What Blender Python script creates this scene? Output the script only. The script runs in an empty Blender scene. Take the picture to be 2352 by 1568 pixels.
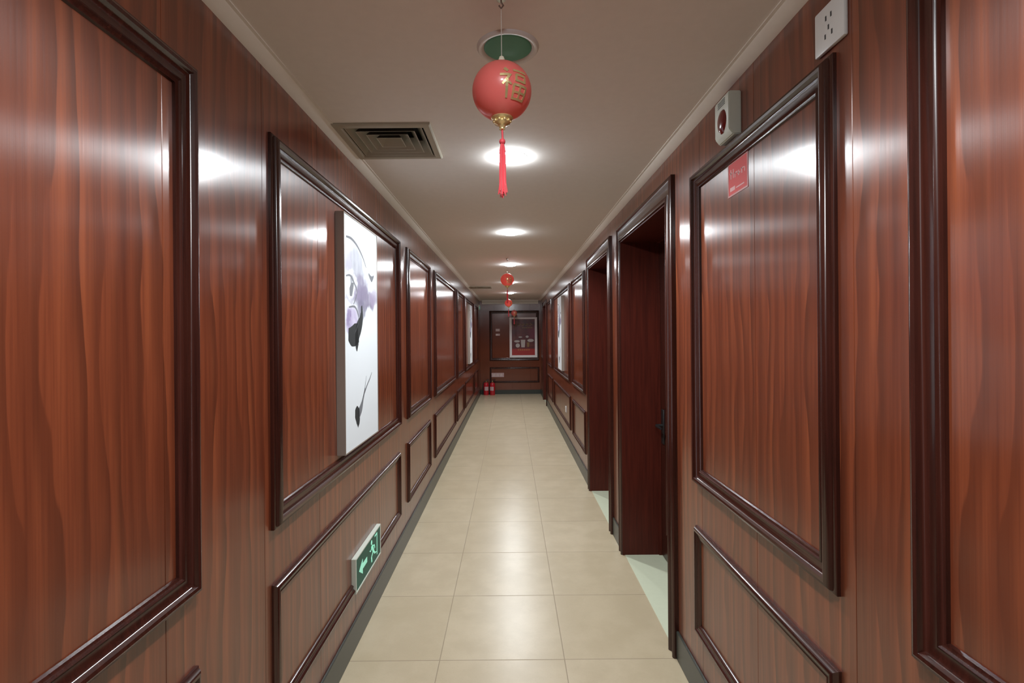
import bpy, bmesh, math, random
from mathutils import Vector, Matrix
random.seed(7)
R = math.radians
sc = bpy.context.scene
C = sc.collection

# ------------------------------------------------------------------ camera, world, exposure
FPX = 1165.0                                  # focal length in pixels of the 2352 px wide frame
cam_d = bpy.data.cameras.new('camera')
cam_d.sensor_fit = 'HORIZONTAL'; cam_d.sensor_width = 36.0
cam_d.lens = 36.0*FPX/2352.0
cam_d.shift_x = 4.0/2352.0; cam_d.shift_y = -16.0/2352.0
cam_d.clip_start = 0.02; cam_d.clip_end = 100
cam = bpy.data.objects.new('camera', cam_d); C.objects.link(cam)
cam.matrix_world = Matrix.Translation((0, 0, 1.57)) @ Matrix.Rotation(R(90), 4, 'X') @ Matrix.Rotation(-0.0085, 4, 'Z')
sc.camera = cam
w = bpy.data.worlds.new('world'); sc.world = w; w.use_nodes = True
w.node_tree.nodes['Background'].inputs[0].default_value = (0.8, 0.9, 1.0, 1)
w.node_tree.nodes['Background'].inputs[1].default_value = 0.0
vs = sc.view_settings
vs.view_transform = 'Standard'; vs.look = 'None'; vs.gamma = 1.0; vs.use_curve_mapping = False
vs.exposure = 0.0
SPOT_W = 62.0                                 # power of one lit downlight
LENS_E = 170.0                                 # glow of its lens
SPOT_COL = (0.95, 0.98, 1.0)

HX = 0.80                                     # half width of the corridor
ZC = 2.475                                    # ceiling
YB, YE = -3.2, 13.4                           # back and end of the corridor

# ------------------------------------------------------------------ node helpers
class NT:
    def __init__(s, name):
        s.m = bpy.data.materials.new(name); s.m.use_nodes = True
        s.t = s.m.node_tree; s.t.nodes.clear()
        s.out = s.t.nodes.new('ShaderNodeOutputMaterial')
        s.b = s.t.nodes.new('ShaderNodeBsdfPrincipled')
        s.t.links.new(s.b.outputs[0], s.out.inputs[0])
    def n(s, typ, **kw):
        x = s.t.nodes.new(typ)
        for k, v in kw.items(): setattr(x, k, v)
        return x
    def put(s, sock, v):
        if isinstance(v, bpy.types.NodeSocket): s.t.links.new(v, sock)
        elif v is not None:
            if isinstance(v, (tuple, list)) and len(v) == 3 and sock.type == 'RGBA': v = (*v, 1)
            sock.default_value = v
    def math(s, op, a, b=None, c=None, clamp=False):
        x = s.n('ShaderNodeMath', operation=op, use_clamp=clamp)
        s.put(x.inputs[0], a); s.put(x.inputs[1], b)
        if c is not None: s.put(x.inputs[2], c)
        return x.outputs[0]
    def mix(s, f, a, b):
        x = s.n('ShaderNodeMix', data_type='RGBA')
        s.put(x.inputs[0], f); s.put(x.inputs[6], a); s.put(x.inputs[7], b)
        return x.outputs[2]
    def smooth(s, v, lo, hi):
        x = s.n('ShaderNodeMapRange', interpolation_type='SMOOTHSTEP')
        s.put(x.inputs[0], v); x.inputs[1].default_value = lo; x.inputs[2].default_value = hi
        return x.outputs[0]
    def ramp(s, f, stops):
        x = s.n('ShaderNodeValToRGB'); cr = x.color_ramp
        while len(cr.elements) < len(stops): cr.elements.new(0.5)
        for e, (p, c) in zip(cr.elements, stops): e.position = p; e.color = (*c, 1)
        s.put(x.inputs[0], f); return x.outputs[0]
    def noise(s, vec, scale=1, detail=3, rough=.5):
        x = s.n('ShaderNodeTexNoise'); s.put(x.inputs['Vector'], vec)
        x.inputs['Scale'].default_value = scale; x.inputs['Detail'].default_value = detail
        x.inputs['Roughness'].default_value = rough
        return x.outputs[0]
    def xyz(s, x=0., y=0., z=0.):
        c = s.n('ShaderNodeCombineXYZ')
        s.put(c.inputs[0], x); s.put(c.inputs[1], y); s.put(c.inputs[2], z)
        return c.outputs[0]
    def obj(s):
        c = s.n('ShaderNodeTexCoord'); sp = s.n('ShaderNodeSeparateXYZ')
        s.t.links.new(c.outputs['Object'], sp.inputs[0])
        return c.outputs['Object'], sp.outputs[0], sp.outputs[1], sp.outputs[2]
    def set(s, **kw):
        for k, v in kw.items(): s.put(s.b.inputs[k.replace('_', ' ')], v)
        return s
    def bump(s, h, strength, dist):
        x = s.n('ShaderNodeBump'); x.inputs['Strength'].default_value = strength
        x.inputs['Distance'].default_value = dist; s.put(x.inputs['Height'], h)
        s.t.links.new(x.outputs[0], s.b.inputs['Normal'])

def plain(name, col, rough=.5, metal=0., coat=0., emit=0., ecol=None, spec=.5):
    t = NT(name)
    o, x, y, z = t.obj()
    nz = t.noise(o, 30, 2)
    c = t.mix(t.math('MULTIPLY', nz, .22), col, tuple(v*.72 for v in col))
    t.set(Base_Color=c, Roughness=rough, Metallic=metal, Coat_Weight=coat)
    t.b.inputs['Specular IOR Level'].default_value = spec
    if emit:
        t.set(Emission_Color=ecol or col, Emission_Strength=emit)
    return t.m

def wall_wood():
    """flat-sawn veneer sheets; the face attribute 'sheet' holds (sheet centre, seed)"""
    t = NT('veneer')
    o, x, y, z = t.obj()
    a = t.n('ShaderNodeAttribute', attribute_name='sheet')
    sp = t.n('ShaderNodeSeparateXYZ'); t.t.links.new(a.outputs['Vector'], sp.inputs[0])
    cen, seed, axis = sp.outputs
    along = t.math('ADD', t.math('MULTIPLY', y, t.math('SUBTRACT', 1, axis)), t.math('MULTIPLY', x, axis))
    u = t.math('SUBTRACT', along, cen)
    s1 = t.math('FRACT', t.math('MULTIPLY', seed, 7.31)); s2 = t.math('FRACT', t.math('MULTIPLY', seed, 3.77))
    us = t.math('ADD', u, t.math('MULTIPLY', t.math('SUBTRACT', s2, .5), .22))
    off = t.math('MULTIPLY', seed, 13.7)
    lo = t.noise(t.xyz(t.math('MULTIPLY', u, 5), t.math('MULTIPLY', z, 1.1), off), 1, 2)
    lo2 = t.noise(t.xyz(t.math('MULTIPLY', u, 18), t.math('MULTIPLY', z, 2.2), off), 1, 2)
    d = t.math('ADD', t.math('MULTIPLY', s1, .10), .035)
    d = t.math('ADD', d, t.math('MULTIPLY', z, .042))
    r = t.math('SQRT', t.math('ADD', t.math('MULTIPLY', us, us), t.math('MULTIPLY', d, d)))
    r = t.math('ADD', r, t.math('ADD', t.math('MULTIPLY', lo, .17), t.math('MULTIPLY', lo2, .04)))
    ring = t.math('FRACT', t.math('MULTIPLY', r, 17))
    edge = t.smooth(ring, .15, .95)
    edge = t.math('MULTIPLY', edge, t.smooth(ring, 1.0, .95))
    fine = t.noise(t.xyz(t.math('MULTIPLY', along, 190), t.math('MULTIPLY', z, 2.6), off), 1, 3, .6)
    mid = t.noise(t.xyz(t.math('MULTIPLY', along, 26), t.math('MULTIPLY', z, .7), off), 1, 3, .55)
    base = t.ramp(mid, [(.28, (.108, .025, .0115)), (.5, (.212, .0515, .0213)), (.74, (.31, .082, .0315))])
    edge = t.math('MULTIPLY', edge, t.math('ADD', .25, t.math('MULTIPLY', t.smooth(mid, .35, .65), .9)))
    c = t.mix(t.math('MULTIPLY', edge, .66), base, (.060, .0155, .009))
    c = t.mix(t.math('MULTIPLY', t.smooth(fine, .42, .72), .38), c, (.095, .022, .012))
    t.set(Base_Color=c, Roughness=t.math('ADD', .25, t.math('MULTIPLY', fine, .10)), Anisotropic=.93, Tangent=t.xyz(1., 1., 0.), Coat_Weight=.65, Coat_Roughness=.165)
    t.b.inputs['Specular IOR Level'].default_value = .62
    brush = t.noise(t.xyz(t.math('MULTIPLY', along, 420), t.math('MULTIPLY', z, 1.3), off), 1, 2, .6)
    t.bump(t.math('ADD', brush, t.math('MULTIPLY', lo2, 2)), .10, .0012)
    return t.m

def dark_wood(name, dark, light, rough, axis='z', coat=.25, spec=.5):
    t = NT(name)
    o, x, y, z = t.obj()
    def k(a): return 3 if a == axis else 70
    v = t.xyz(t.math('MULTIPLY', x, k('x')), t.math('MULTIPLY', y, k('y')), t.math('MULTIPLY', z, k('z')))
    nz = t.noise(v, 1, 4, .6)
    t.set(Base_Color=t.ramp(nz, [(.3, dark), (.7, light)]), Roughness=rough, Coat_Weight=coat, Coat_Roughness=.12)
    t.b.inputs['Specular IOR Level'].default_value = spec
    t.bump(nz, .02, .001)
    return t.m

def tile_mat():
    t = NT('beige_tiles')
    o, x, y, z = t.obj()
    P = .603
    def cell(c, o_):
        q = t.math('DIVIDE', t.math('SUBTRACT', c, o_), P)
        f = t.math('FRACT', q)
        dist = t.math('MINIMUM', f, t.math('SUBTRACT', 1, f))
        return t.math('FLOOR', q), dist
    ix, dx = cell(x, -.354 - 10*P); iy, dy = cell(y, 2.449 - 20*P)
    joint = t.math('MAXIMUM', t.smooth(dx, .0052, .0024), t.smooth(dy, .0052, .0024))
    wn = t.n('ShaderNodeTexWhiteNoise', noise_dimensions='2D'); t.t.links.new(t.xyz(ix, iy, 0), wn.inputs[0])
    v = wn.outputs[0]
    cloud = t.noise(o, 5, 4, .6); speck = t.noise(o, 120, 2, .6)
    c = t.mix(t.smooth(cloud, .35, .7), (.515, .435, .295), (.58, .495, .345))
    c = t.mix(t.math('MULTIPLY', v, .35), c, (.47, .385, .245))
    c = t.mix(t.math('MULTIPLY', t.smooth(speck, .55, .75), .25), c, (.42, .34, .21))
    c = t.mix(t.math('MULTIPLY', joint, .75), c, (.27, .21, .14))
    t.set(Base_Color=c, Roughness=t.math('ADD', .30, t.math('MULTIPLY', joint, .4)))
    t.b.inputs['Specular IOR Level'].default_value = .5
    h = t.math('SUBTRACT', t.math('MULTIPLY', t.noise(o, 9, 2), .5), joint)
    t.bump(h, .12, .002)
    return t.m

M = {}
M['veneer'] = wall_wood()
M['mould'] = dark_wood('mahogany_moulding', (.026, .0075, .0055), (.056, .0145, .0095), .22)
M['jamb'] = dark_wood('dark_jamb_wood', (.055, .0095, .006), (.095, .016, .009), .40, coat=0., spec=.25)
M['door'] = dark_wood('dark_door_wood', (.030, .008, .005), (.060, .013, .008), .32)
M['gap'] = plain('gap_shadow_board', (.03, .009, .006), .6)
M['tile'] = tile_mat()
M['skirt'] = plain('dark_green_grey_stone', (.045, .052, .044), .35)
M['threshold'] = plain('pale_green_marble', (.68, .74, .56), .25)
M['ceiling'] = plain('matt_ceiling_paint', (.86, .82, .785), .85, spec=.2)
M['cornice'] = plain('cornice_paint', (.86, .82, .76), .6, spec=.3)
M['white'] = plain('white_plastic', (.78, .80, .78), .35)
M['offwhite'] = plain('greenish_white_plastic', (.66, .72, .64), .4)
M['dark_hole'] = plain('dark_slot', (.02, .02, .022), .6)
M['lamp_ring'] = plain('lamp_ring_enamel', (.72, .70, .68), .4)
M['lens_on'] = plain('lit_lens', (.9, .95, 1.0), .4, emit=LENS_E, ecol=(.90, .96, 1.0))
M['lens_off'] = plain('green_glass_lens', (.085, .30, .20), .5)
M['vent'] = plain('vent_enamel', (.42, .39, .31), .45)
M['louvre_shade'] = plain('shaded_louvre_back', (.045, .047, .045), .7)  # shade between the louvres, painted dark on their outer faces
M['duct'] = plain('duct_black', (.012, .013, .012), .8)
M['gold'] = plain('gold_foil', (.85, .68, .34), .25, metal=.6)
def lantern_mat():
    t = NT('red_lantern_plastic')
    t.set(Base_Color=(1.0, .23, .205, 1), Roughness=.34, Coat_Weight=.4)
    tr = t.n('ShaderNodeBsdfTranslucent'); tr.inputs[0].default_value = (1.0, .30, .25, 1)
    mx = t.n('ShaderNodeMixShader'); mx.inputs[0].default_value = .28
    t.t.links.new(t.b.outputs[0], mx.inputs[1]); t.t.links.new(tr.outputs[0], mx.inputs[2])
    t.t.links.new(mx.outputs[0], t.out.inputs[0])
    return t.m
M['lantern'] = lantern_mat()
M['tassel'] = plain('red_silk', (.75, .07, .09), .6)
M['string'] = plain('pale_cord', (.75, .72, .65), .6)
M['cream'] = plain('cream_bead', (.92, .90, .72), .3)
M['steel'] = plain('brushed_steel', (.45, .44, .42), .3, metal=1.0)
M['pic_frame'] = plain('champagne_frame', (.36, .31, .27), .4, metal=.3)
M['ink'] = plain('black_ink', (.015, .018, .02), .7)
M['ink_grey'] = plain('grey_ink', (.17, .18, .20), .7)
M['red_lens'] = plain('dark_red_lens', (.16, .012, .012), .2, coat=.5)
M['sticker'] = plain('red_sticker', (.75, .035, .03), .6)
M['sticker_pink'] = plain('pink_print', (.85, .42, .42), .4)
M['sticker_edge'] = plain('sticker_border', (.60, .26, .25), .4)
M['exit_green'] = plain('exit_green', (.008, .060, .042), .55, emit=.05, ecol=(.03, .5, .33))
M['exit_glyph'] = plain('exit_glyph', (.40, .80, .65), .4, emit=.38, ecol=(.25, .95, .65))
M['ext_red'] = plain('extinguisher_red', (.48, .012, .022), .3, coat=.4)
M['black'] = plain('black_rubber', (.015, .015, .016), .5)
M['brass'] = plain('dull_brass', (.50, .38, .18), .35, metal=1.0)
M['poster_frame'] = plain('white_poster_frame', (.85, .80, .80), .4)
M['plate_pink'] = plain('pale_pink_plate', (.55, .38, .38), .45)
M['plate_print'] = plain('plate_print', (.72, .62, .58), .45)

# ------------------------------------------------------------------ mesh helpers
def link(name, bm, mats, parent=None, smooth=None, loc=None):
    bmesh.ops.recalc_face_normals(bm, faces=bm.faces)
    me = bpy.data.meshes.new(name); bm.to_mesh(me); bm.free()
    for m in (mats if isinstance(mats, (list, tuple)) else [mats]): me.materials.append(M[m] if isinstance(m, str) else m)
    if smooth is not None:
        me.shade_smooth()
        me.set_sharp_from_angle(angle=R(smooth))
    o = bpy.data.objects.new(name, me); C.objects.link(o)
    if parent: o.parent = parent
    if loc: o.location = loc
    return o
def struct(o, label=None):
    o['kind'] = 'structure'
    if label: o['label'] = label
    return o
def tag(o, label, cat, group=None):
    o['label'] = label; o['category'] = cat
    if group: o['group'] = group
    return o
def empty(name, loc, rz=0., label=None, cat=None, group=None):
    o = bpy.data.objects.new(name, None); C.objects.link(o)
    o.location = loc; o.rotation_euler = (0, 0, rz); o.empty_display_size = .05
    if label: tag(o, label, cat, group)
    return o
def dup(root, loc, rz, label, group=None):
    def rec(o, p):
        c = o.copy(); C.objects.link(c); c.parent = p
        for ch in o.children: rec(ch, c)
        return c
    r = rec(root, None)
    r.location = loc; r.rotation_euler = (0, 0, rz); r['label'] = label
    if group: r['group'] = group
    return r
def box(bm, x0, x1, y0, y1, z0, z1, mi=0, bevel=0., seg=1):
    r = bmesh.ops.create_cube(bm, size=1)
    vv = r['verts']
    bmesh.ops.scale(bm, vec=(x1-x0, y1-y0, z1-z0), verts=vv)
    bmesh.ops.translate(bm, vec=((x0+x1)/2, (y0+y1)/2, (z0+z1)/2), verts=vv)
    fs = set(f for v in vv for f in v.link_faces)
    for f in fs: f.material_index = mi
    if bevel:
        es = list(set(e for v in vv for e in v.link_edges))
        rr = bmesh.ops.bevel(bm, geom=es, offset=bevel, segments=seg, profile=.5, affect='EDGES')
        for f in rr['faces']: f.material_index = mi
        fs = [f for f in fs if f.is_valid] + rr['faces']
    return list(fs)
def lathe(bm, prof, seg=32, mi=0, mat=None):
    rings = []
    for r, z in prof:
        if r < 1e-6:
            rings.append([bm.verts.new((0, 0, z))])
        else:
            rings.append([bm.verts.new((r*math.cos(2*math.pi*i/seg), r*math.sin(2*math.pi*i/seg), z)) for i in range(seg)])
    for a, b in zip(rings, rings[1:]):
        for i in range(seg):
            j = (i+1) % seg
            if len(a) == 1 and len(b) == 1: continue
            if len(a) == 1: f = bm.faces.new((a[0], b[i], b[j]))
            elif len(b) == 1: f = bm.faces.new((a[i], a[j], b[0]))
            else: f = bm.faces.new((a[i], a[j], b[j], b[i]))
            f.material_index = mi
    if mat is not None:
        bmesh.ops.transform(bm, matrix=mat, verts=[v for r in rings for v in r])
def tube(bm, pts, rad, seg=8, mi=0):
    pts = [Vector(p) for p in pts]
    rads = rad if isinstance(rad, (list, tuple)) else [rad]*len(pts)
    rings = []; prev = None
    for i, p in enumerate(pts):
        d = (pts[min(i+1, len(pts)-1)] - pts[max(i-1, 0)]).normalized()
        if prev is None:
            a = d.cross(Vector((0, 0, 1)))
            if a.length < .1: a = d.cross(Vector((1, 0, 0)))
        else: a = prev - d*prev.dot(d)
        a.normalize(); prev = a; b = d.cross(a)
        rings.append([bm.verts.new(p + rads[i]*(a*math.cos(2*math.pi*k/seg) + b*math.sin(2*math.pi*k/seg))) for k in range(seg)])
    for r0, r1 in zip(rings, rings[1:]):
        for k in range(seg):
            bm.faces.new((r0[k], r0[(k+1) % seg], r1[(k+1) % seg], r1[k])).material_index = mi
    for r in (rings[0], rings[-1]): bm.faces.new(r).material_index = mi
def prism(bm, pts, h0, h1, mi=0, fn=None):
    """extrude the 2-D outline pts between heights; fn maps (u, v, h) to a point"""
    fn = fn or (lambda u, v, h: (u, -h, v))
    a = [bm.verts.new(fn(u, v, h0)) for u, v in pts]; b = [bm.verts.new(fn(u, v, h1)) for u, v in pts]
    fs = [bm.faces.new(a), bm.faces.new(b)]
    for i in range(len(pts)):
        j = (i+1) % len(pts); fs.append(bm.faces.new((a[i], a[j], b[j], b[i])))
    for f in fs: f.material_index = mi
def ribbon(pts, widths):
    """outline of a brush stroke through pts"""
    L, Rr = [], []
    for i, p in enumerate(pts):
        p = Vector(p); d = (Vector(pts[min(i+1, len(pts)-1)]) - Vector(pts[max(i-1, 0)])).normalized()
        nrm = Vector((-d.y, d.x)); L.append(tuple(p + nrm*widths[i]/2)); Rr.append(tuple(p - nrm*widths[i]/2))
    return L + Rr[::-1]
def smooth_path(pts, wd, k=6):
    P, W = [], []; n = len(pts)
    for i in range(n-1):
        p0, p1, p2, p3 = pts[max(i-1, 0)], pts[i], pts[i+1], pts[min(i+2, n-1)]
        for j in range(k):
            f = j/k
            P.append(tuple(.5*(2*b + (c-a)*f + (2*a-5*b+4*c-d)*f*f + (3*b-a-3*c+d)*f**3) for a, b, c, d in zip(p0, p1, p2, p3)))
            W.append(wd[i]*(1-f) + wd[i+1]*f)
    P.append(tuple(pts[-1])); W.append(wd[-1])
    return P, W
def stroke(bm, pts, widths, h0, h1, mi, fn=None):
    L = len(pts)
    for i in range(L-1):
        o = ribbon(pts, widths); n = len(o)
        prism(bm, [o[i], o[i+1], o[n-2-i], o[n-1-i]], h0, h1, mi, fn)

# wall placement: (along, z, height out of the wall) -> world
WALL = {'left': lambda a, z, h: (-HX + h, a, z), 'right': lambda a, z, h: (HX - h, a, z), 'end': lambda a, z, h: (a, YE - h, z)}

BIG = [(0, 0), (0, .009), (.004, .013), (.009, .014), (.011, .021), (.016, .027), (.023, .0295), (.030, .027), (.034, .020), (.037, .0155),
       (.044, .0125), (.052, .0115), (.057, .0115), (.059, .0135), (.062, .0145), (.065, .0128), (.068, .009), (.072, .007), (.074, .000)]
SMALL = [(0, 0), (0, .007), (.004, .010), (.007, .016), (.012, .020), (.018, .0205), (.023, .017), (.026, .012), (.032, .010),
         (.037, .011), (.040, .0125), (.044, .009), (.047, .004), (.048, 0)]
trim_n = [0]
def frame(wall, a0, a1, z0, z1, prof, label=None, sides='LTRB'):
    fn = WALL[wall]; bm = bmesh.new()
    loops = []
    for d, h in prof:
        cs = [(a0+d, z0+d), (a0+d, z1-d), (a1-d, z1-d), (a1-d, z0+d)]
        loops.append([bm.verts.new(fn(a, z, h)) for a, z in cs])
    n = len(loops)
    for i in range(n):
        p, q = loops[i], loops[(i+1) % n]
        for k in range(4): bm.faces.new((p[k], p[(k+1) % 4], q[(k+1) % 4], q[k]))
    trim_n[0] += 1
    return struct(link('trim_%d' % trim_n[0], bm, 'mould', smooth=38), label)

# ------------------------------------------------------------------ shell
bm = bmesh.new(); box(bm, -1.0, HX+.0, YB, YE+.2, -.1, 0); struct(link('floor', bm, 'tile'))
DOORS = [(2.53, 3.60), (4.05, 5.07), (11.15, 12.15)]
DOOR_H = 2.22; DEPTH = 1.06
VENTS = [(-.755, -.335, 2.15, 2.58), (-.775, -.355, 9.45, 9.88)]
bm = bmesh.new()
xs = [-1.0, -.755+.03, -.335-.03, 1.3]
def ceil_box(x0, x1, y0, y1): box(bm, x0, x1, y0, y1, ZC, ZC+.12)
# ceiling with the two duct openings
cuts = sorted((v[2]+.02, v[3]-.02, v[0]+.02, v[1]-.02) for v in VENTS)
y = YB
for (c0, c1, cx0, cx1) in cuts:
    ceil_box(-1.0, 1.3, y, c0); ceil_box(-1.0, cx0, c0, c1); ceil_box(cx1, 1.3, c0, c1); y = c1
ceil_box(-1.0, 1.3, y, YE+.2)
struct(link('ceiling', bm, 'ceiling'))

def sheets(name, wall, seams, a_min, a_max, holes=()):
    """veneer sheets side by side with a hairline gap, over a backing board; one wall mesh"""
    fn = WALL[wall]; bm = bmesh.new()
    lay = bm.faces.layers.float_vector.new('sheet') if hasattr(bm.faces.layers, 'float_vector') else None
    info = []
    edges = [a_min] + [s for s in seams if a_min < s < a_max] + [a_max]
    rnd = random.Random(hash(wall) % 97 if False else {'left': 5, 'right': 11, 'end': 23, 'back': 31}[wall])
    def slab(a0, a1, z0, z1, h0, h1, cen, seed, mi):
        p, q = fn(a0, z0, h0), fn(a1, z1, h1)
        fs = box(bm, min(p[0], q[0]), max(p[0], q[0]), min(p[1], q[1]), max(p[1], q[1]), z0, z1, mi, bevel=.0007 if mi == 0 else 0)
        for f in fs:
            if f.is_valid: info.append((f, cen, seed))
    for e0, e1 in zip(edges, edges[1:]):
        seed = rnd.random(); cen = (e0+e1)/2
        lo = e0
        pieces = []
        cur = e0
        for h0, h1 in holes:
            if h1 <= e0 or h0 >= e1: continue
            if h0 > cur: pieces.append((cur, h0, 0))
            pieces.append((max(cur, h0), min(h1, e1), DOOR_H)); cur = min(h1, e1)
        if cur < e1: pieces.append((cur, e1, 0))
        for p0, p1, zb in pieces:
            g0 = .0008 if abs(p0-e0) < 1e-6 else 0; g1 = .0008 if abs(p1-e1) < 1e-6 else 0
            slab(p0+g0, p1-g1, zb, ZC, -.02, 0, cen, seed, 0)
            slab(p0, p1, zb, ZC, -.14, -.021, cen, seed, 1)
    bm.faces.ensure_lookup_table(); bm.faces.index_update()
    vals = {f.index: (c, s) for f, c, s in info if f.is_valid}
    nf = len(bm.faces)
    bmesh.ops.recalc_face_normals(bm, faces=bm.faces)
    me = bpy.data.meshes.new(name); bm.to_mesh(me); bm.free()
    at = me.attributes.new('sheet', 'FLOAT_VECTOR', 'FACE')
    for i in range(nf):
        c, s = vals.get(i, (0, .5)); at.data[i].vector = (c, s, 1.0 if wall in ('end', 'back') else 0.0)
    me.materials.append(M['veneer']); me.materials.append(M['gap'])
    o = bpy.data.objects.new(name, me); C.objects.link(o)
    return struct(o)
WALL['back'] = lambda a, z, h: (a, YB + h, z)
left_seams = [1.17+.472*k for k in range(-9, 27)]
right_seams = [1.18+.475*k for k in range(-9, 27)]
sheets('wall_left', 'left', left_seams, YB, YE)
sheets('wall_right', 'right', right_seams, YB, YE, DOORS)
sheets('wall_end', 'end', [-.43, .05, .53], -HX, HX)
sheets('wall_back', 'back', [-.43, .05, .53], -HX, HX)

# cornice along both walls and the end
def cornice(name, wall, a0, a1, prof):
    fn = WALL[wall]; bm = bmesh.new()
    la = [bm.verts.new(fn(a0, z, h)) for h, z in prof]; lb = [bm.verts.new(fn(a1, z, h)) for h, z in prof]
    n = len(prof)
    for i in range(n): bm.faces.new((la[i], la[(i+1) % n], lb[(i+1) % n], lb[i]))
    bm.faces.new(la); bm.faces.new(lb)
    return struct(link(name, bm, 'cornice', smooth=30))
CP = [(0, ZC), (0, ZC-.024), (.008, ZC-.022), (.040, ZC-.008), (.044, ZC-.004), (.054, ZC-.003), (.054, ZC)]
cornice('trim_cornice_left', 'left', YB, YE, CP); cornice('trim_cornice_right', 'right', YB, YE, CP)
cornice('trim_cornice_end', 'end', -HX+.054, HX-.054, [(0, ZC), (0, ZC-.10), (.02, ZC-.10), (.03, ZC-.07), (.08, ZC-.03), (.10, ZC-.02), (.10, ZC)])

# skirting
def skirting(name, wall, spans, hgt=.135):
    fn = WALL[wall]; bm = bmesh.new()
    for a0, a1 in spans:
        p, q = fn(a0, 0, 0), fn(a1, hgt, .012)
        box(bm, min(p[0], q[0]), max(p[0], q[0]), min(p[1], q[1]), max(p[1], q[1]), 0, hgt, bevel=.002)
    return struct(link(name, bm, 'skirt'))
CW = .085
skirting('baseboard_left', 'left', [(YB, YE-.012)])
sp, y = [], YB
for d0, d1 in DOORS: sp.append((y, d0-CW)); y = d1+CW
sp.append((y, YE-.012))
skirting('baseboard_right', 'right', sp)
skirting('baseboard_end', 'end', [(-HX, HX)], .11)

# moulded panel frames
ZU0, ZU1, ZL0, ZL1 = .925, 2.25, .285, .742
for a0, a1 in [(-.66, 1.28), (1.685, 3.61), (3.90, 4.98), (5.30, 7.27), (7.52, 8.60), (8.86, 10.86), (11.15, 12.30)]:
    frame('left', a0, a1, ZU0, ZU1, BIG); frame('left', a0, a1, ZL0, ZL1, SMALL)
for a0, a1 in [(-.2, 1.0), (1.235, 2.19), (5.40, 6.47), (6.75, 9.20), (9.55, 10.75)]:
    frame('right', a0, a1, ZU0, ZU1, BIG); frame('right', a0, a1, ZL0, ZL1, SMALL)
frame('end', -.55, .76, .88, 2.20, BIG); frame('end', -.55, .76, .30, .71, SMALL)

# door recesses on the right: casing, jambs, soffit, leaf, threshold
def door(i, d0, d1):
    # casing and jamb lining, one trim
    bm = bmesh.new()
    prof = [(0, 0), (0, .020), (.006, .026), (.016, .028), (.024, .022), (.032, .018), (.060, .018), (.066, .024), (.074, .028), (.082, .026), (CW, .016), (CW, 0)]
    loops = []
    HC = .115
    for d, h in prof:
        k = HC/CW
        path = [(d0-CW+d, 0), (d0-CW+d, DOOR_H+HC-d*k), (d1+CW-d, DOOR_H+HC-d*k), (d1+CW-d, 0)]
        loops.append([bm.verts.new((HX-h, a, z)) for a, z in path])
    for p, q in zip(loops, loops[1:]):
        for k in range(3): bm.faces.new((p[k], p[k+1], q[k+1], q[k]))
    trim_n[0] += 1
    struct(link('trim_%d' % trim_n[0], bm, 'mould', smooth=35))
    bm = bmesh.new()
    XJ = DEPTH + .06
    box(bm, HX-.015, XJ, d0-.03, d0+.005, 0, DOOR_H+.03)
    box(bm, HX-.015, XJ, d1-.005, d1+.03, 0, DOOR_H+.03)
    box(bm, HX-.015, XJ, d0-.03, d1+.03, DOOR_H-.005, DOOR_H+.03)
    # door stop bead
    box(bm, DEPTH-.02, DEPTH-.001, d0, d0+.016, 0, DOOR_H); box(bm, DEPTH-.02, DEPTH-.001, d1-.016, d1, 0, DOOR_H); box(bm, DEPTH-.02, DEPTH-.001, d0, d1, DOOR_H-.012, DOOR_H)
    trim_n[0] += 1
    struct(link('trim_%d' % trim_n[0], bm, 'jamb'))
    bm = bmesh.new(); box(bm, HX, XJ, d0, d1, -.05, .002)
    trim_n[0] += 1
    struct(link('trim_%d' % trim_n[0], bm, 'threshold'))
    bm = bmesh.new()
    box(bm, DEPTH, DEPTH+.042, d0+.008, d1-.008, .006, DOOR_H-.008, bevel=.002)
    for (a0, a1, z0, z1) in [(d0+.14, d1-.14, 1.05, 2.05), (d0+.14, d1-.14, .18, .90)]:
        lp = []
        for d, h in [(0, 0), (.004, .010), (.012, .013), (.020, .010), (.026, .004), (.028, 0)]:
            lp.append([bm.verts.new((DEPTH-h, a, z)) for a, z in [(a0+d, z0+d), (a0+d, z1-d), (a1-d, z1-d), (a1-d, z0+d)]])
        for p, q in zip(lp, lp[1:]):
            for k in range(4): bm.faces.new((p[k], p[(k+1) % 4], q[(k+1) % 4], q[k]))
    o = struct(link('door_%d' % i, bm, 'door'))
    bm = bmesh.new()
    ya = d1 - .075
    box(bm, DEPTH-.008, DEPTH, ya-.025, ya+.025, .80, 1.04, bevel=.003)
    tube(bm, [(DEPTH-.006, ya, .93), (DEPTH-.05, ya, .93), (DEPTH-.055, ya-.02, .93), (DEPTH-.055, ya-.12, .93)], [.010, .010, .010, .008], 10)
    link('door_handle', bm, 'black', o, smooth=40)
for i, (d0, d1) in enumerate(DOORS): door(i+1, d0, d1)
# closing boards behind the recesses, part of the corridor shell
bm = bmesh.new(); box(bm, 1.14, 1.2, 2.3, 5.4, -.05, ZC); box(bm, 1.14, 1.2, 10.9, 12.5, -.05, ZC); struct(link('wall_recess', bm, 'gap'))

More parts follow.
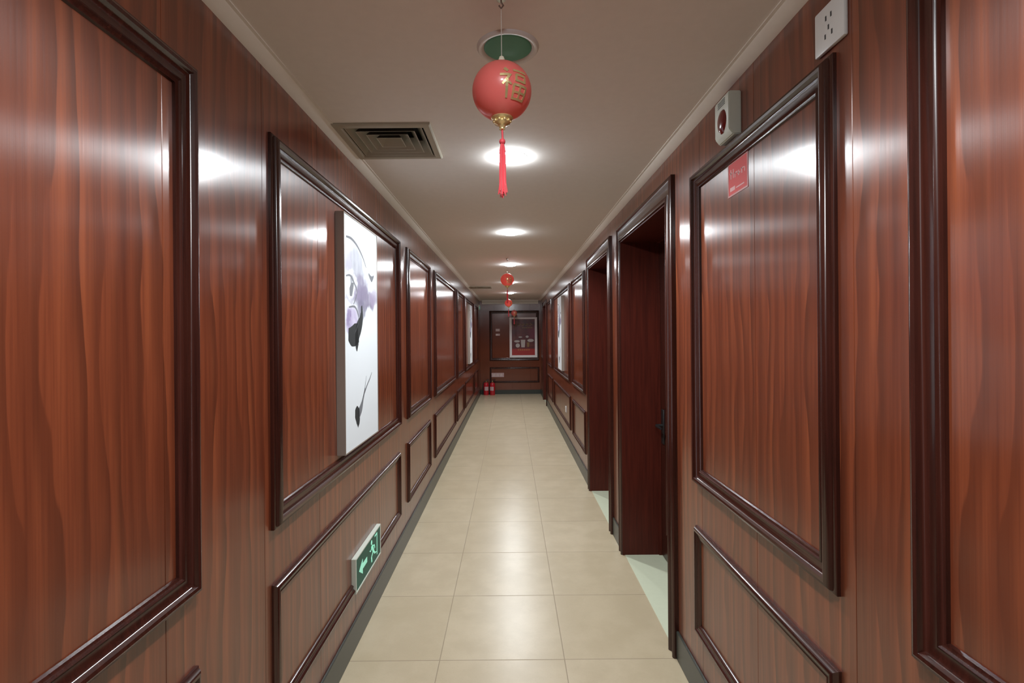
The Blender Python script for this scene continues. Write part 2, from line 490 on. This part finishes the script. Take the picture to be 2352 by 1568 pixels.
# ------------------------------------------------------------------ downlights
def lens_bm(r, z0, bulge):
    bm = bmesh.new(); lathe(bm, [(r*math.cos(k*math.pi/16), z0-bulge*math.sin(k*math.pi/16)) for k in range(8)] + [(0, z0-bulge)], 32); return bm
def downlight(lit, r_lens, r_ring, loc, label):
    t = empty('downlight', loc, 0, label, 'ceiling light', 'round downlights in a row along the ceiling')
    bm = bmesh.new()
    lathe(bm, [(r_lens, -.001), (r_lens+.002, -.0025 if lit else -.0045), (r_lens+(.004 if lit else .010), -.0025 if lit else -.009), (r_ring-(.002 if lit else .006), -.002 if lit else -.009), (r_ring, -.0015), (r_ring, 0), (r_lens, 0), (r_lens, -.001)], 48)
    link('trim_ring', bm, 'lamp_ring', t, smooth=40)
    link('lens', lens_bm(r_lens, -.003, .022 if lit else .006), 'lens_on' if lit else 'lens_off', t, smooth=60)
    if lit:
        l = bpy.data.lights.new('downlight_lamp', 'SPOT'); l.energy = SPOT_W; l.spot_size = R(157); l.spot_blend = .45
        l.shadow_soft_size = .05; l.color = SPOT_COL
        lo = bpy.data.objects.new('downlight_lamp', l); C.objects.link(lo); lo.parent = t; lo.location = (0, 0, -.05)
    return t
dl = downlight(True, .077, .084, (.010, 2.59, ZC), 'nearest lit round white ceiling downlight, right behind the red tassel of the nearest lantern')
downlight(False, .075, .098, (.0, 1.60, ZC), 'unlit round ceiling downlight with green glass, above the nearest red lantern')
for y, lab in [(4.50, 'second lit ceiling downlight, shining alone on bare ceiling past the nearest lantern'),
               (6.55, 'third lit ceiling downlight, just above the small red lantern halfway down the corridor'),
               (8.8, 'fourth lit ceiling downlight, peeping out at the right of the halfway red lantern'),
               (11.0, 'farthest lit ceiling downlight, small and bright just above the far pair of red lanterns'),
               (.50, 'lit ceiling downlight right above the camera, out of frame')]:
    dup(dl, (.010, y, ZC), 0, lab)

# ------------------------------------------------------------------ air vents
def vent(x0, x1, y0, y1, label):
    cx, cy = (x0+x1)/2, (y0+y1)/2; H = (x1-x0)/2
    t = empty('air_vent', (cx, cy, ZC), 0, label, 'vent', 'square ceiling air vents')
    def sq_ring(bm, levels):
        lp = [[bm.verts.new((sx*r, sy*r, z)) for sx, sy in ((-1, -1), (1, -1), (1, 1), (-1, 1))] for r, z in levels]
        for p, q in zip(lp, lp[1:]):
            for k in range(4): bm.faces.new((p[k], p[(k+1) % 4], q[(k+1) % 4], q[k]))
    bm = bmesh.new(); sq_ring(bm, [(H, 0), (H, -.008), (H-.006, -.012), (H-.030, -.012), (H-.036, -.004), (H-.036, .06), (H, .06) if False else (H-.034, .06)])
    link('vent_frame', bm, 'vent', t)
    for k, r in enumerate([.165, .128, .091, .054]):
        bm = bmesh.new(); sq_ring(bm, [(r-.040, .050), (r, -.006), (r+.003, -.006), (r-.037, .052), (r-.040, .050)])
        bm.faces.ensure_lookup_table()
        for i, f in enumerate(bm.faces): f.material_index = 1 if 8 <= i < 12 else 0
        link('louvre', bm, ['vent', 'louvre_shade'], t)
    bm = bmesh.new(); box(bm, -H+.024, H-.024, -H+.024, H-.024, .085, .10); link('duct', bm, 'duct', t)
    return t
v0 = vent(*VENTS[0], 'large square louvred air vent in the ceiling, nearest, beside the left wall')
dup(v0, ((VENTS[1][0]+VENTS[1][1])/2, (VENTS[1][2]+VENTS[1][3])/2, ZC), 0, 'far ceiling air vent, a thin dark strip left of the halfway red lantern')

# ------------------------------------------------------------------ lanterns
def fu_strokes():
    """the gold character on the lantern as strokes in a unit square (x right, y up)"""
    return [([(.16, .98), (.28, .88)], [.12, .09]), ([(.02, .74), (.36, .76), (.10, .44)], [.08, .09, .07]), ([(.24, .62), (.24, .02)], [.10, .08]),
            ([(.30, .52), (.40, .44)], [.08, .05]), ([(.46, .94), (.98, .94)], [.08, .08]),
            ([(.56, .80), (.56, .58)], [.08, .08]), ([(.56, .80), (.90, .80), (.90, .58)], [.08, .08, .08]), ([(.56, .60), (.90, .60)], [.07, .07]),
            ([(.48, .46), (.48, .00)], [.08, .08]), ([(.48, .46), (.98, .46), (.98, .00)], [.08, .08, .08]),
            ([(.48, .24), (.98, .24)], [.07, .07]), ([(.73, .46), (.73, .02)], [.07, .07]), ([(.48, .03), (.98, .03)], [.07, .07])]
def lantern(loc, zc, r, label):
    """loc is the ceiling point; zc the height of the ball centre"""
    t = empty('red_lantern', loc, 0, label, 'lantern', 'red lanterns hanging in a row from the ceiling')
    d = zc - loc[2]
    bm = bmesh.new()
    prof = [(0, r*.97)] + [(r*1.02*math.sin(a), r*.97*math.cos(a)) for a in [math.pi*k/28 for k in range(1, 28)]] + [(0, -r*.97)]
    lathe(bm, prof, 48, mat=Matrix.Translation((0, 0, d)))
    body = link('lantern_body', bm, 'lantern', t, smooth=70)
    bm = bmesh.new()
    tube(bm, [(0, 0, -.001), (0, 0, -.012), (.006, 0, -.020), (0, 0, -.028), (-.006, 0, -.020)], .0025, 6)
    lathe(bm, [(0, -.008), (.012, -.006), (.014, 0), (0, 0)], 16)
    link('ceiling_hook', bm, 'steel', t, smooth=40)
    bm = bmesh.new(); tube(bm, [(0, 0, -.028), (0, 0, d+r+.008)], .0011, 6); link('cord', bm, 'string', t)
    bm = bmesh.new(); lathe(bm, [(0, .020), (.006, .018), (.009, .010), (.010, .002), (.018, -.001), (.022, -.008), (0, -.008)], 20, mat=Matrix.Translation((0, 0, d+r*.97)))
    link('top_bead', bm, 'cream', t, smooth=40)
    bm = bmesh.new()
    lathe(bm, [(0, .012), (.028, .010), (.030, .004), (.026, -.001), (.021, -.003), (.0225, -.008), (.019, -.012), (.012, -.014), (.007, -.022), (.008, -.026), (0, -.028)], 28, mat=Matrix.Translation((0, 0, d-r*.97)))
    for k in range(10):
        a = 2*math.pi*k/10
        bmesh.ops.create_icosphere(bm, subdivisions=2, radius=.0042, matrix=Matrix.Translation((.0215*math.cos(a), .0215*math.sin(a), d-r*.97-.005)))
    link('bottom_cap', bm, 'gold', t, smooth=50)
    # character decal: strokes laid on the curved face, turned a little to the right
    bm = bmesh.new()
    S = r*1.0
    az0, el0 = R(25), R(-9)
    def sph(u, v, h):
        az = az0 + (u-.5)*S/r; el = el0 + (v-.5)*S/r
        rr = r*1.005 + h
        return (rr*1.02*math.cos(el)*math.sin(az), -rr*1.02*math.cos(el)*math.cos(az), d + rr*.97*math.sin(el))
    for pts, wd in fu_strokes():
        P, W = [], []
        for i in range(len(pts)-1):
            for k in range(5):
                f = k/5; P.append((pts[i][0]*(1-f)+pts[i+1][0]*f, pts[i][1]*(1-f)+pts[i+1][1]*f)); W.append(wd[i]*(1-f)+wd[i+1]*f)
        P.append(pts[-1]); W.append(wd[-1])
        stroke(bm, P, W, -.0004, .0012, 0, sph)
    link('gold_character', bm, 'gold', body)
    # tassel: cord, knot and many silk strands
    bm = bmesh.new(); z0 = d - r*.97 - .026
    tube(bm, [(0, 0, z0), (.001, 0, z0-.03)], .0028, 8)
    lathe(bm, [(0, .008), (.007, .005), (.0085, 0), (.007, -.006), (0, -.008)], 14, mat=Matrix.Translation((0, 0, z0-.032)))
    rnd = random.Random(3)
    for k in range(46):
        a = rnd.random()*6.28; q = math.sqrt(rnd.random()); L = .125 + .022*rnd.random()
        p = [(math.cos(a)*q*s, math.sin(a)*q*s, z0-.036-L*f) for f, s in ((0, .004), (.15, .0085), (.5, .0095), (.8, .010), (1, .0115+.003*rnd.random()))]
        tube(bm, p, .0009, 5)
    link('tassel', bm, 'tassel', t, smooth=60)
    return t
l0 = lantern((-.017, 1.365, ZC), 2.223, .078, 'big nearest round red lantern with gold character and long tassel, under the ceiling')
dup(l0, (-.03, 6.05, ZC), R(-10), 'small red lantern hanging halfway down the corridor under the third lit downlight')
dup(l0, (-.03, 10.55, ZC), R(20), 'tiny red lantern far down the corridor, left and higher of the far pair')
lantern((.10, 12.55, ZC), 2.10, .075, 'tiny farthest red lantern hanging low in front of the poster top on the end wall')

# ------------------------------------------------------------------ ink paintings
PW, PH, PT = .58, 1.125, .040
def paint_mat():
    t = NT('ink_wash_canvas')
    o, x, y, z = t.obj()
    u = t.math('ADD', t.math('DIVIDE', x, PW), .5); v = t.math('SUBTRACT', 1, t.math('DIVIDE', z, PH))
    warp = t.noise(t.xyz(t.math('MULTIPLY', u, 4), t.math('MULTIPLY', v, 8), 0), 1.6, 4, .6)
    warp2 = t.noise(t.xyz(t.math('MULTIPLY', u, 4), t.math('MULTIPLY', v, 8), 7.7), 1.6, 4, .6)
    un = t.math('ADD', u, t.math('MULTIPLY', t.math('SUBTRACT', warp, .5), .22)); vn = t.math('ADD', v, t.math('MULTIPLY', t.math('SUBTRACT', warp2, .5), .10))
    c = t.mix(t.math('MULTIPLY', t.noise(o, 6, 3), .25), (.80, .86, .90), (.76, .82, .88))
    grain = t.noise(t.xyz(t.math('MULTIPLY', u, 20), t.math('MULTIPLY', v, 12), 3), 1, 3)
    blobs = [  # u, v, ru, rv, colour, strength
        (.30, .255, .30, .115, (.30, .31, .37), .85), (.10, .24, .13, .08, (.45, .44, .54), .6), (.62, .25, .10, .07, (.50, .53, .60), .5),
        (.80, .17, .16, .05, (.62, .66, .72), .5), (.82, .23, .09, .03, (.33, .36, .42), .6),
        (.44, .335, .26, .075, (.22, .20, .29), .9), (.60, .375, .40, .052, (.19, .165, .26), .9), (.88, .355, .16, .05, (.33, .28, .42), .7), (.95, .29, .08, .03, (.42, .47, .47), .5),
        (.22, .375, .22, .03, (.24, .21, .33), .7), (.48, .425, .15, .05, (.16, .15, .23), .85),
        (.17, .325, .16, .070, (.80, .85, .88), 1.0), (.21, .315, .06, .020, (.16, .17, .21), .85),
        (.20, .48, .20, .075, (.42, .36, .56), .85), (.13, .47, .07, .04, (.22, .17, .34), .8), (.26, .50, .06, .03, (.62, .58, .74), .8), (.14, .525, .05, .02, (.28, .23, .40), .7)]
    for (bu, bv, ru, rv, col, st) in blobs:
        bv -= .036
        du = t.math('DIVIDE', t.math('SUBTRACT', un, bu), ru); dv = t.math('DIVIDE', t.math('SUBTRACT', vn, bv), rv)
        dd = t.math('ADD', t.math('MULTIPLY', du, du), t.math('MULTIPLY', dv, dv))
        f = t.math('MULTIPLY', t.smooth(dd, 1.25, .35), t.math('MULTIPLY', st, t.math('ADD', .6, t.math('MULTIPLY', grain, .7))), clamp=True)
        c = t.mix(f, c, col)
    t.set(Base_Color=c, Roughness=.5)
    return t.m
M['painting'] = paint_mat()
def painting(loc, rz, label):
    t = empty('ink_painting', loc, rz, label, 'picture', 'tall ink paintings on the panelled walls')
    hw = PW/2
    bm = bmesh.new()          # thin tray frame, front faces local -Y, back on the wall at y = 0
    e = .006
    box(bm, -hw, -hw+e, -PT, 0, 0, PH); box(bm, hw-e, hw, -PT, 0, 0, PH)
    box(bm, -hw+e, hw-e, -PT, 0, 0, e); box(bm, -hw+e, hw-e, -PT, 0, PH-e, PH)
    link('picture_frame', bm, 'pic_frame', t)
    bm = bmesh.new()
    box(bm, -hw+e, hw-e, -PT+.002, -.004, e, PH-e, 0)
    fn = lambda u, v, h: ((u-.5)*PW, -PT+.002-h, (1-v)*PH)
    S = lambda pts, wd, mi: stroke(bm, *smooth_path(pts, wd), -.0001, .0004, mi, fn)
    # thick dark stem falling from the blossom, hooked at the foot
    S([(.47, .375), (.475, .42), (.43, .46), (.36, .49), (.33, .53), (.35, .565)], [.03, .07, .075, .09, .11, .05], 1)
    S([(.10, .505), (.18, .513), (.27, .507), (.36, .50)], [.05, .085, .10, .09], 1)
    # thin arc across the top and petal lines
    S([(.06, .098), (.20, .095), (.36, .112), (.52, .150), (.62, .19)], [.008, .012, .012, .010, .006], 2)
    S([(.05, .262), (.16, .255), (.26, .28), (.34, .32), (.24, .375)], [.006, .010, .012, .012, .006], 2)
    S([(.14, .325), (.19, .312), (.25, .285)], [.03, .06, .008], 2)
    S([(.12, .39), (.28, .385), (.37, .42), (.36, .46), (.27, .50)], [.006, .010, .012, .012, .008], 2)
    S([(.70, .215), (.80, .235), (.88, .215)], [.010, .03, .008], 2)
    # small lower bud on a thread
    S([(.26, .850), (.31, .858), (.36, .878), (.385, .895)], [.03, .08, .09, .02], 1)
    S([(.34, .865), (.44, .835), (.50, .795), (.56, .755)], [.05, .045, .022, .010], 2)
    S([(.52, .78), (.62, .745), (.72, .715), (.78, .69)], [.014, .010, .008, .005], 2)
    S([(.50, .795), (.56, .745), (.60, .70)], [.010, .008, .004], 2)
    link('canvas', bm, ['painting', 'ink', 'ink_grey'], t)
    return t
p0 = painting((-HX, 2.62, 1.02), R(90), 'nearest tall white ink painting of a purple blossom, on the left wall panel')
dup(p0, (-HX, 9.86, 1.02), R(90), 'far tall white painting on the left wall near the end of the corridor')
dup(p0, (HX, 7.83, 1.02), R(-90), 'far tall white painting on the right wall beyond the doorways')

# ------------------------------------------------------------------ exit sign low on the left wall
def exit_sign(loc, rz, W, H, label):
    t = empty('exit_sign', loc, rz, label, 'sign')
    bm = bmesh.new(); e = .009; D = .0245
    for f in ((-W/2, -W/2+e, 0, H), (W/2-e, W/2, 0, H), (-W/2+e, W/2-e, 0, e), (-W/2+e, W/2-e, H-e, H)):
        box(bm, f[0], f[1], -D, 0, f[2], f[3], bevel=.0015)
    link('sign_frame', bm, 'offwhite', t)
    bm = bmesh.new(); box(bm, -W/2+e, W/2-e, -D+.003, -.001, e, H-e); link('green_panel', bm, 'exit_green', t)
    bm = bmesh.new(); fn = lambda u, v, h: ((u-.5)*W, -D+.003-h, v*H)
    S = lambda pts, wd: stroke(bm, pts, wd, -.0002, .0008, 0, lambda u, v, h: ((u-.5)*W, -D+.003-h, v*H))
    # arrow pointing left
    prism(bm, [(.12, .50), (.25, .72), (.25, .58), (.42, .58), (.42, .42), (.25, .42), (.25, .28)], -.0002, .0008, 0, fn)
    # running figure
    cx = .66
    prism(bm, [(cx-.055+.028*math.cos(k*.5236), .80+.075*math.sin(k*.5236)) for k in range(12)], -.0002, .0008, 0, fn)
    S([(cx-.045, .69), (cx+.02, .46)], [.065, .060])
    S([(cx-.035, .66), (cx-.10, .56), (cx-.13, .62)], [.03, .03, .025]); S([(cx-.02, .66), (cx+.06, .60), (cx+.08, .48)], [.03, .03, .025])
    S([(cx+.01, .46), (cx-.06, .34), (cx-.05, .18)], [.04, .04, .035]); S([(cx+.02, .46), (cx+.08, .32), (cx+.15, .28)], [.04, .04, .03])
    # door edge the figure runs through
    S([(.84, .16), (.84, .84)], [.022, .022]); S([(.74, .85), (.85, .85)], [.05, .05])
    link('pictogram', bm, 'exit_glyph', t)
    return t
exit_sign((-HX, 2.76, .284), R(90), .48, .175, 'green and white running man exit sign low on the left wall')
# small sign high in the far left corner
t = exit_sign((-HX, 13.0, 2.20), R(90), .30, .13, 'tiny pale green exit sign high in the far left corner below the ceiling')

# ------------------------------------------------------------------ socket, fire alarm, sticker on the right wall
t = empty('wall_socket', (HX, 1.2475, 2.268), R(-90), 'white square power socket high on the right wall beside the ceiling', 'socket')
bm = bmesh.new(); box(bm, -.0575, .0575, -.011, 0, 0, .112, bevel=.004, seg=2); link('socket_plate', bm, 'white', t, smooth=40)
bm = bmesh.new()
for (u, v, a) in ((-.010, .078, 0), (.010, .078, 0), (0, .052, 0), (-.013, .034, .5), (.013, .034, -.5)):
    box(bm, u-.0022, u+.0022, -.0116, -.010, v-.006, v+.006)
link('socket_holes', bm, 'dark_hole', t)

t = empty('fire_alarm', (HX, 1.80, 2.253), R(-90), 'boxy white fire alarm with a dark red lens, above the nearest right wall panel', 'alarm')
bm = bmesh.new()
aw, ah, ad = .0585, .15, .044
prism(bm, [(0, 0), (0, ah), (ad-.004, ah), (ad, ah-.004), (ad, .020), (ad-.016, 0)], -aw, aw, 0, lambda q, z, h: (h, -q, z))
bmesh.ops.bevel(bm, geom=list(bm.edges), offset=.003, segments=2, affect='EDGES')
link('alarm_case', bm, 'offwhite', t, smooth=40)
bm = bmesh.new()
lathe(bm, [(0, .011), (.018, .010), (.030, .005), (.034, 0), (0, 0)], 28, mat=Matrix.Translation((.006, -ad, .062)) @ Matrix.Rotation(R(90), 4, 'X') @ Matrix.Diagonal((1, 1.25, 1, 1)))
link('alarm_lens', bm, 'red_lens', t, smooth=50)
bm = bmesh.new()
for k in range(4): box(bm, -.03, .03, -ad-.0006, -ad+.001, .118+.006*k, .1205+.006*k)
link('sounder_slots', bm, 'dark_hole', t)

t = empty('red_sticker', (HX, 1.772, 2.058), R(-90), 'small red notice sticker with pink print on the right wall panel under the alarm', 'sticker')
bm = bmesh.new(); sw, sh = .0775, .122
box(bm, -sw, sw, -.0012, 0, 0, sh, 0)
for f in ((-sw, -sw+.006, 0, sh), (sw-.006, sw, 0, sh), (-sw+.006, sw-.006, 0, .006), (-sw+.006, sw-.006, sh-.006, sh)): box(bm, f[0], f[1], -.0016, -.001, f[2], f[3], 1)
for (u0, u1, z0, z1) in ((-.055, -.049, .062, .096), (-.062, -.042, .080, .085), (-.036, -.030, .062, .094), (-.022, -.016, .060, .078), (-.022, .0, .074, .078), (.006, .012, .060, .078), (.0, .022, .066, .070),
                         (.030, .036, .060, .078), (.026, .048, .074, .078), (.052, .056, .060, .076), (-.060, -.020, .018, .032), (-.012, .05, .020, .024)):
    box(bm, u0, u1, -.0016, -.001, z0, z1, 2)
link('sticker_sheet', bm, ['sticker', 'sticker_edge', 'sticker_pink'], t)

t = empty('wall_socket', (HX, 7.34, .44), R(-90), 'small pale socket low on the far right wall, below the far painting', 'socket')
bm = bmesh.new(); box(bm, -.043, .043, -.009, 0, 0, .086, bevel=.003); link('socket_plate', bm, 'white', t)
bm = bmesh.new()
for (u, v) in ((-.008, .058), (.008, .058), (0, .036), (-.010, .024), (.010, .024)): box(bm, u-.002, u+.002, -.0096, -.008, v-.005, v+.005)
link('socket_holes', bm, 'dark_hole', t)

# ------------------------------------------------------------------ end wall: poster, plates, extinguishers
def poster_mat():
    t = NT('poster_print')
    o, x, y, z = t.obj()
    n1 = t.noise(t.xyz(t.math('MULTIPLY', x, 6), 0, t.math('MULTIPLY', z, 8)), 1, 3)
    c = t.ramp(n1, [(.3, (.05, .012, .016)), (.55, (.12, .018, .022)), (.75, (.15, .05, .03))])
    low = t.smooth(z, .26, .20)
    c = t.mix(low, c, t.mix(n1, (.42, .03, .022), (.30, .02, .03)))
    right = t.math('MULTIPLY', t.smooth(x, .05, .25), t.math('MULTIPLY', t.smooth(z, .45, .55), t.smooth(z, .85, .75)))
    c = t.mix(right, c, (.16, .02, .045))
    t.set(Base_Color=c, Roughness=.35)
    return t.m
M['poster'] = poster_mat()
M['print_gold'] = plain('print_gold', (.26, .15, .05), .4)
M['print_white'] = plain('print_white', (.50, .44, .42), .4)
M['print_orange'] = plain('print_orange', (.42, .14, .05), .4)
t = empty('poster', (.345, YE, .96), 0, 'dark red poster in a white frame on the end wall', 'poster')
W_, H_, e = .73, 1.06, .062
bm = bmesh.new()
for f in ((-W_/2, -W_/2+e, 0, H_), (W_/2-e, W_/2, 0, H_), (-W_/2+e, W_/2-e, 0, e), (-W_/2+e, W_/2-e, H_-e*.75, H_)): box(bm, f[0], f[1], -.034, -.001, f[2], f[3], bevel=.004)
link('poster_frame', bm, 'poster_frame', t)
bm = bmesh.new(); box(bm, -W_/2+e, W_/2-e, -.020, -.001, e, H_-e*.75, 0)
fn = lambda u, v, h: (u, -.020-h, v)
def rect(u0, u1, v0, v1, mi): prism(bm, [(u0, v0), (u1, v0), (u1, v1), (u0, v1)], -.0002, .0006, mi, fn)
def disc(u, v, ru, rv, mi): prism(bm, [(u+ru*math.cos(k*math.pi/12), v+rv*math.sin(k*math.pi/12)) for k in range(24)], -.0002, .0008, mi, fn)
# headline bars of gilt lettering
for k in range(5):
    u = -.24 + k*.10
    rect(u, u+.075, .865, .885, 1); rect(u+.03, u+.042, .83, .91, 1); rect(u, u+.012, .83, .885, 1)
for k in range(6): rect(-.02+k*.045, -.02+k*.045+.030, .775, .800, 1)
rect(.06, .20, .66, .72, 2) if False else None
# dishes and a mug
disc(-.17, .43, .075, .030, 2); disc(-.15, .32, .055, .055, 2); disc(.19, .45, .085, .040, 2); disc(.10, .55, .04, .03, 2); disc(-.08, .54, .05, .016, 2)
prism(bm, [(-.055, .27), (.035, .27), (.050, .47), (-.070, .47)], -.0002, .001, 2, fn)
prism(bm, [(.10, .28), (.15, .28), (.16, .40), (.09, .40)], -.0002, .001, 1, fn)
for k in range(6): rect(-.15+k*.055, -.15+k*.055+.038, .185, .225, 3)
link('poster_sheet', bm, ['poster', 'print_gold', 'print_white', 'print_orange'], t)

bm = bmesh.new(); box(bm, -.055, .055, -.003, 0, 0, .07, 0, bevel=.001)
for k in range(3): box(bm, -.04+k*.028, -.022+k*.028, -.0036, -.0028, .02, .05, 1)
o = link('wall_sticker', bm, ['plate_pink', 'plate_print'], loc=(-.33, YE, 1.655)); tag(o, 'upper of two small pinkish notices on the end wall left of the poster', 'sticker')
bm = bmesh.new(); box(bm, -.055, .055, -.003, 0, 0, .055, 0, bevel=.001); box(bm, -.045, .0, -.0036, -.0028, .012, .044, 1)
o = link('wall_sticker', bm, ['plate_pink', 'plate_print'], loc=(-.33, YE, 1.54)); tag(o, 'lower of two small notices on the end wall, brighter, left of the poster', 'sticker')
bm = bmesh.new(); box(bm, -.165, .165, -.004, 0, 0, .11, 0, bevel=.001)
for k in range(3):
    u = -.13+k*.095
    box(bm, u, u+.07, -.0048, -.0038, .052, .064, 1); box(bm, u+.029, u+.041, -.0048, -.0038, .02, .092, 1); box(bm, u+.005, u+.017, -.0048, -.0038, .02, .045, 1); box(bm, u+.053, u+.065, -.0048, -.0038, .02, .045, 1)
o = link('notice_plate', bm, ['plate_pink', 'plate_print'], loc=(-.34, YE, .45)); tag(o, 'pale pink wide notice plate on the end wall above the fire extinguishers', 'sign')

def extinguisher(loc, rz, label):
    t = empty('fire_extinguisher', loc, rz, label, 'fire extinguisher', 'red fire extinguishers by the end wall')
    bm = bmesh.new()
    lathe(bm, [(0, .004), (.060, .004), (.064, 0), (.067, .006), (.068, .02), (.068, .27), (.064, .292), (.052, .312), (.034, .324), (.020, .328), (0, .328)], 36)
    link('cylinder', bm, 'ext_red', t, smooth=40)
    bm = bmesh.new(); lathe(bm, [(0, .326), (.018, .326), (.018, .338), (.014, .342), (.014, .366), (.010, .372), (0, .372)], 20); link('valve', bm, 'brass', t, smooth=40)
    bm = bmesh.new()
    tube(bm, [(-.01, 0, .366), (.03, 0, .376), (.085, 0, .372)], [.006, .007, .006], 8); tube(bm, [(-.01, 0, .372), (.03, 0, .398), (.09, 0, .404)], [.006, .007, .006], 8)
    link('handle', bm, 'black', t, smooth=50)
    bm = bmesh.new(); tube(bm, [(-.012, 0, .352), (-.055, 0, .350), (-.080, 0, .315), (-.082, 0, .22), (-.080, 0, .12)], .0085, 10)
    tube(bm, [(-.080, 0, .12), (-.080, 0, .06)], [.010, .014], 10); link('hose', bm, 'black', t, smooth=50)
    bm = bmesh.new()
    seg = 14; a0, a1 = R(-90-50), R(-90+50)
    va = [[bm.verts.new((rr*math.cos(a0+(a1-a0)*k/seg), rr*math.sin(a0+(a1-a0)*k/seg), z)) for k in range(seg+1)] for z in (.12, .22) for rr in (.0686,)]
    for k in range(seg): bm.faces.new((va[0][k], va[0][k+1], va[1][k+1], va[1][k]))
    link('label_band', bm, 'plate_pink', t, smooth=60)
    return t
e0 = extinguisher((-.64, 13.22, 0), R(15), 'left one of two red fire extinguishers on the floor in the far left corner')
dup(e0, (-.475, 13.20, 0), R(-20), 'right one of two red fire extinguishers on the floor before the end wall')
